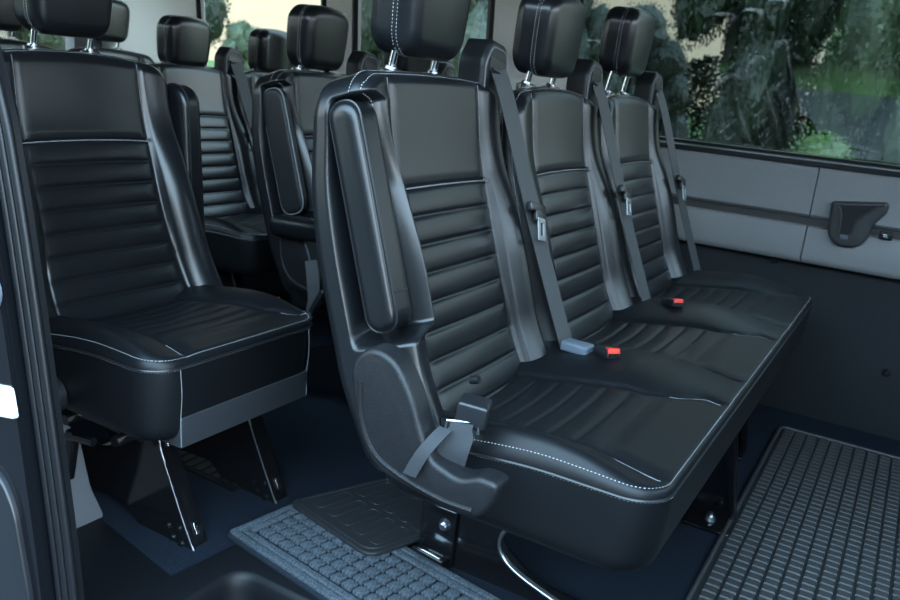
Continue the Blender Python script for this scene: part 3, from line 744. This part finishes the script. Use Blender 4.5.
q = MB(); q.prism(rnd_poly([(-1.270, .385), (-1.025, .425), (-1.015, .38), (-1.270, .335)], .008), 'y', .641, .634, .003); q.build('jamb_reflection', WHT, jb)  # white slab paints a bright reflection onto the gloss jamb
q = MB(); q.prism(rnd_poly([(-1.270, .30), (-1.055, .285), (-1.025, .24), (-0.995, .10), (-0.980, -.12), (-1.270, -.12)], .03), 'y', .641, .630, .005); q.build('jamb_cover', PLS, jb)

q = MB(); q.prism(rnd_poly([(.66, .0), (.955, .0), (.925, .075), (.90, .20), (.83, .27), (.66, .30)], .015), 'x', -1.30, -1.245, .004); o = struct(q.build('trim_4', TRG)); o['label'] = 'grey upright trim at the rear end of the step'
# ------------------------------------------------------------------ mats
def mat_frame(a, b, c):
    a, b, c = Vector(a), Vector(b), Vector(c); return a, (b-a).normalized(), (c-a).normalized(), (b-a).length, (c-a).length
cm = thing('carpet_mat', 'slate blue carpet mat with square tufted tiles, between step and bench', 'mat', (-1.015, 1.045, 0), rz=math.radians(-9))
LX, LY = .70, .225
q = MB(); q.prism(rnd_poly([(-.0, .0), (LX, .0), (LX, LY), (.0, LY)], .012), 'z', .0045, .012, .003); q.build('mat_base', CMB, cm)
for y in (.012, .030, LY-.030, LY-.012):
    q = MB(); q.box((LX/2, y, .0145), (LX/2-.014-(0 if y in (.012, LY-.012) else .014), .0075, .0045), None, .003); q.build('tufted_border', CMT, cm)
for x in (.012, .030, LX-.012): 
    q = MB(); q.box((x, LY/2, .0145), (.0075, LY/2-.006-(0 if x != .030 else .018), .0045), None, .003); q.build('tufted_border', CMT, cm)
q = MB(); q.box((0, 0, 0), (.0118, .0112, .0058), None, .0035); tm = q.mesh('tile', CMT)
ny = 5; nx = 22
for i in range(nx):
    for j in range(ny):
        o = link_mesh('tile', tm, cm, (.0565+.0285*i, .0565+.028*j, .0145)); o.rotation_euler = (random.uniform(-.05, .05), random.uniform(-.05, .05), random.uniform(-.04, .04))

rm = thing('rubber_mat', 'small black rubber mat with embossed ribs lying on the carpet mat', 'mat', (-.990, 1.193, .0205), rz=math.radians(-13))
RX, RY = .255, .235
q = MB(); q.prism(rnd_poly([(0, 0), (RX, 0), (RX+.03, RY), (.05, RY+.02)], [.03, .03, .03, .03]), 'z', 0, .007, .003); q.build('mat_base', RUB, rm)
q = MB(); q.tube([(x, y, .007) for x, y in rnd_poly([(.012, .012), (RX-.012, .012), (RX+.016, RY-.012), (.055, RY+.006)], .028, 5)], .0022, 8, True); q.build('raised_rim', RUB, rm)
for i in range(5):
    for j in range(2):
        q = MB(); x0 = .038+.043*i+(.018*j); y0 = .035+.10*j
        q.tube([(x+.0, y, .007) for x, y in rnd_poly([(x0, y0), (x0+.026, y0), (x0+.032, y0+.086), (x0+.006, y0+.086)], .009, 4)], .0011, 6, True); q.build('embossed_rib', RUB, rm)

fm = thing('ribbed_floor_mat', 'large charcoal rubber mat covered in a raised grid, at lower right', 'mat', (-.222, 2.475, 0))
FX, FY = .56, 1.35
q = MB(); q.prism(rnd_poly([(0, 0), (FX, 0), (FX, -FY), (0, -FY)], .03), 'z', .0, .006, .002); q.build('mat_base', RUB, fm)
q = MB(); q.tube([(x, y, .007) for x, y in rnd_poly([(.006, -.006), (FX-.006, -.006), (FX-.006, -FY+.006), (.006, -FY+.006)], .028, 5)], .005, 8, True); q.build('raised_rim', RU2, fm)
PX, PY = .0315, .0255
q = MB(); q.add([(-.0132, -.0095, 0), (.0132, -.0095, 0), (.0132, .0098, 0), (-.0132, .0098, 0), (-.0116, -.0068, .0035), (.0116, -.0068, .0035), (.0116, .0082, .0055), (-.0116, .0082, .0055)],
               [(4, 5, 6, 7), (0, 1, 5, 4), (1, 2, 6, 5), (2, 3, 7, 6), (3, 0, 4, 7), (3, 2, 1, 0)]); cellm = q.mesh('raised_pad', RU2, auto=False)
cells = []
for i in range(int((FX-.05)/PX)):
    for j in range(int((FY-.05)/PY)):
        x, y = .033+PX*i, -.028-PY*j; wx, wy = -.222+x, 2.475+y
        q_ = Vector((wx, wy, -.894)); dd = q_.length; c3 = (q_.dot(cx), q_.dot(cyd), q_.dot(cz)); u, v = c3[0]/c3[2]*825, c3[1]/c3[2]*825
        vis = abs(u) < 455 and abs(v) < 305
        cells.append((0 if vis else 1, dd, x, y))
cells.sort()
for _, _, x, y in cells[:300]: link_mesh('raised_pad', cellm, fm, (x, y, .006))
q = MB()
for _, _, x, y in cells[300:]: q.add([v.co + Vector((x, y, .006)) for v in cellm.vertices], [tuple(p.vertices) for p in cellm.polygons])
stuff(q.build('raised_pads', RU2, fm, auto=False))

# ------------------------------------------------------------------ outside
GZ = -.62
q = MB(); q.add([(-160, -120, GZ), (160, -120, GZ), (160, 160, GZ), (-160, 160, GZ)], [(0, 1, 2, 3)]); g = struct(q.build('ground', GRA, auto=False))
q = MB(); q.box((-10, 5.2, GZ+.02), (60, 1.9, .03)); q.build('tarmac_lane', ASP, g, auto=False)
q = MB(); q.box((-10, -2.0, GZ+.02), (60, 4.2, .03)); q.build('tarmac_yard', ASP, g, auto=False)
q = MB(); q.box((-10, 7.2, GZ+.09), (60, .09, .1), None, .02); q.build('kerb', CON, g)

def crown_mesh(seed, n, rx, rz, m, leaf):
    rnd = random.Random(seed); blobs = []
    for _ in range(22):
        a = rnd.uniform(0, 6.283); h = rnd.uniform(-1, 1); r = math.sqrt(max(0, 1-h*h))*rnd.uniform(.35, .8)
        blobs.append((Vector((math.cos(a)*r*rx, math.sin(a)*r*rx, h*rz*.75)), rnd.uniform(.28, .45)*rx))
    vs = []; fs = []
    for i in range(n):
        c, r = blobs[rnd.randrange(len(blobs))]
        d = Vector((rnd.gauss(0, 1), rnd.gauss(0, 1), rnd.gauss(0, 1))).normalized(); p = c + d*r*rnd.uniform(.75, 1.08)
        u = Vector((rnd.gauss(0, 1), rnd.gauss(0, 1), rnd.gauss(0, 1))).normalized(); w = u.cross(d+Vector((.1, .2, .3))).normalized(); s = leaf*rnd.uniform(.6, 1.4)
        k = len(vs); vs += [p-u*s, p+w*s*.55, p+u*s, p-w*s*.55]; fs.append((k, k+1, k+2, k+3))
    bm = bmesh.new()
    for c, r in blobs: bmesh.ops.create_icosphere(bm, subdivisions=3, radius=r*.86, matrix=Matrix.Translation(c))
    for v in bm.verts: v.co += Vector((rnd.gauss(0, 1), rnd.gauss(0, 1), rnd.gauss(0, 1)))*.05
    k = len(vs); vs += [v.co.copy() for v in bm.verts]; bm.verts.index_update(); fs += [tuple(v.index+k for v in f.verts) for f in bm.faces]; bm.free()
    me = bpy.data.meshes.new('crown'); me.from_pydata(vs, [], fs); me.materials.append(m); return me
CR = [crown_mesh(1, 45000, 2.6, 2.6, LEAF, .045), crown_mesh(2, 45000, 2.6, 2.6, LEA2, .045), crown_mesh(3, 45000, 2.6, 2.8, LEAF, .045), crown_mesh(4, 15000, 2.6, 2.6, LIM, .09)]
tr = MB(); tr.tube([(0, 0, 0), (.05, 0, .8), (-.03, .05, 2.0), (.05, .02, 3.4)], [.22, .16, .13, .05], 10)
for a in range(6): tr.tube([(0, 0, 1.3+.25*a), (math.cos(a*1.9)*.7, math.sin(a*1.9)*.7, 2.0+.28*a), (math.cos(a*1.9)*1.5, math.sin(a*1.9)*1.5, 2.6+.3*a)], [.08, .05, .015], 6)
TM = tr.mesh('trunk', BARK)
def tree(label, x, y, h, k, wide=1.0, group='trees outside the van'):
    t = thing('tree', label, 'tree', (x, y, GZ), group, rz=random.uniform(0, 6)); s = h/5.4; t.scale = (s*wide, s*wide, s)
    link_mesh('trunk', TM, t); c = stuff(link_mesh('crown', CR[k], t, (0, 0, 2.8)))
TREES = [   # label, x/y, y, height, radius, crown
 ('tall dark tree at the left of the pale sky, in the rearmost side window', -1.16, 15, 6.6, 2.2, 2),
 ('low distant tree just right of the tall dark tree, below the pale sky', -.965, 40, 4.2, 1.7, 1),
 ('lowest distant tree under the middle of the pale sky', -.885, 47, 3.4, 2.2, 0),
 ('distant tree under the right end of the pale sky, by the window pillar', -.80, 52, 3.9, 2.2, 0),
 ('dark tree filling the left half of the middle side window', -.69, 16, 7.2, 1.7, 0),
 ('dense dark tree filling the right half of the middle side window', -.55, 13.8, 7.6, 1.55, 2),
 ('dark tree at the left edge of the large side window', -.425, 19, 5.0, 1.3, 0),
 ('low bushy tree under the sky gap of the large side window', -.325, 17, 3.5, 1.5, 2),
 ('tall dark tree directly behind the reflected headrests', -.20, 15, 7.5, 1.6, 0),
 ('mid green tree right of the reflected headrests', -.055, 14, 7.5, 1.35, 1),
 ('green tree at the right edge of the large side window', .065, 17, 7.5, 1.6, 1),
 ('low lime green bush at the foot of the large side window, right of centre', -.105, 9, 1.5, .75, 3),
 ('tall tree beyond the front end of the side window', .22, 15, 7, 1.5, 0)]
def tree2(label, x, y, h, r, k):
    t = thing('tree', label, 'tree', (x, y, GZ), 'trees outside the van', rz=random.uniform(0, 6)); sz = h/6.0; t.scale = (r/3.0, r/3.0, sz)
    link_mesh('trunk', TM, t); stuff(link_mesh('crown', CR[k], t, (0, 0, 2.6)))
for lb, ratio, y, h, r, k in TREES: tree2(lb, ratio*y, y, h, r, k)
for lb, x, y, h, r, k in (('green tree far behind the back doors, nearer side', -13, 4.5, 5.2, 2.2, 1), ('green tree far behind the back doors, farther side', -15, 9.8, 6.0, 2.4, 1)): tree2(lb, x, y, h, r, k)
# unseen hedge added across the yard to block low sky light and darken reflections
shade_hedge = thing('hedge', 'tall dark hedge added unseen across the yard to block low sky light', 'hedge', (-2, -9, GZ))
rnd = random.Random(5); vs = []; fs = []
for i in range(95000):
    x, z = rnd.uniform(-6, 14), rnd.uniform(0, 1)
    h = 4.6+.4*math.sin(x*.7)+.25*math.sin(x*1.9+1); z = z**.8*h; p = Vector((x, rnd.gauss(0, .5)*(1-z/h*.3), z))
    u = Vector((rnd.gauss(0, 1), rnd.gauss(0, 1), rnd.gauss(0, 1))).normalized(); w = u.cross(Vector((.3, .5, .8))).normalized(); sz = rnd.uniform(.06, .13)
    k = len(vs); vs += [p-u*sz, p+w*sz*.6, p+u*sz, p-w*sz*.6]; fs.append((k, k+1, k+2, k+3))
me = bpy.data.meshes.new('foliage'); me.from_pydata(vs, [], fs); me.materials.append(HED); stuff(link_mesh('foliage', me, shade_hedge))

# the hedge that closes the lawn on the far side
hd2 = thing('hedge', 'long dark hedge closing the lawn behind the trees, seen through the large side window', 'hedge', (-6, 23.5, GZ))
rnd = random.Random(9); vs = []; fs = []
for i in range(45000):
    x, z = rnd.uniform(-7, 16), rnd.uniform(0, 1)
    h = 2.5+.25*math.sin(x*.9)+.2*math.sin(x*2.3+1); z = z**.8*h; p = Vector((x, -.5+rnd.gauss(0, .15)+.4*(z/h)**3, z))
    u = Vector((rnd.gauss(0, 1), rnd.gauss(0, 1), rnd.gauss(0, 1))).normalized(); w = u.cross(Vector((.3, .5, .8))).normalized(); sz = rnd.uniform(.05, .1)
    k = len(vs); vs += [p-u*sz, p+w*sz*.6, p+u*sz, p-w*sz*.6]; fs.append((k, k+1, k+2, k+3))
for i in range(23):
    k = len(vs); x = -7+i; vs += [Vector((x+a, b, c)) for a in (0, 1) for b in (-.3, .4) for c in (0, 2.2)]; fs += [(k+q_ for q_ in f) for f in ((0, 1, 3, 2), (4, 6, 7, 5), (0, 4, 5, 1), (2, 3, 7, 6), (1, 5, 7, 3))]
fs = [tuple(f) for f in fs]
me = bpy.data.meshes.new('foliage'); me.from_pydata(vs, [], fs); me.materials.append(LEAF); stuff(link_mesh('foliage', me, hd2))
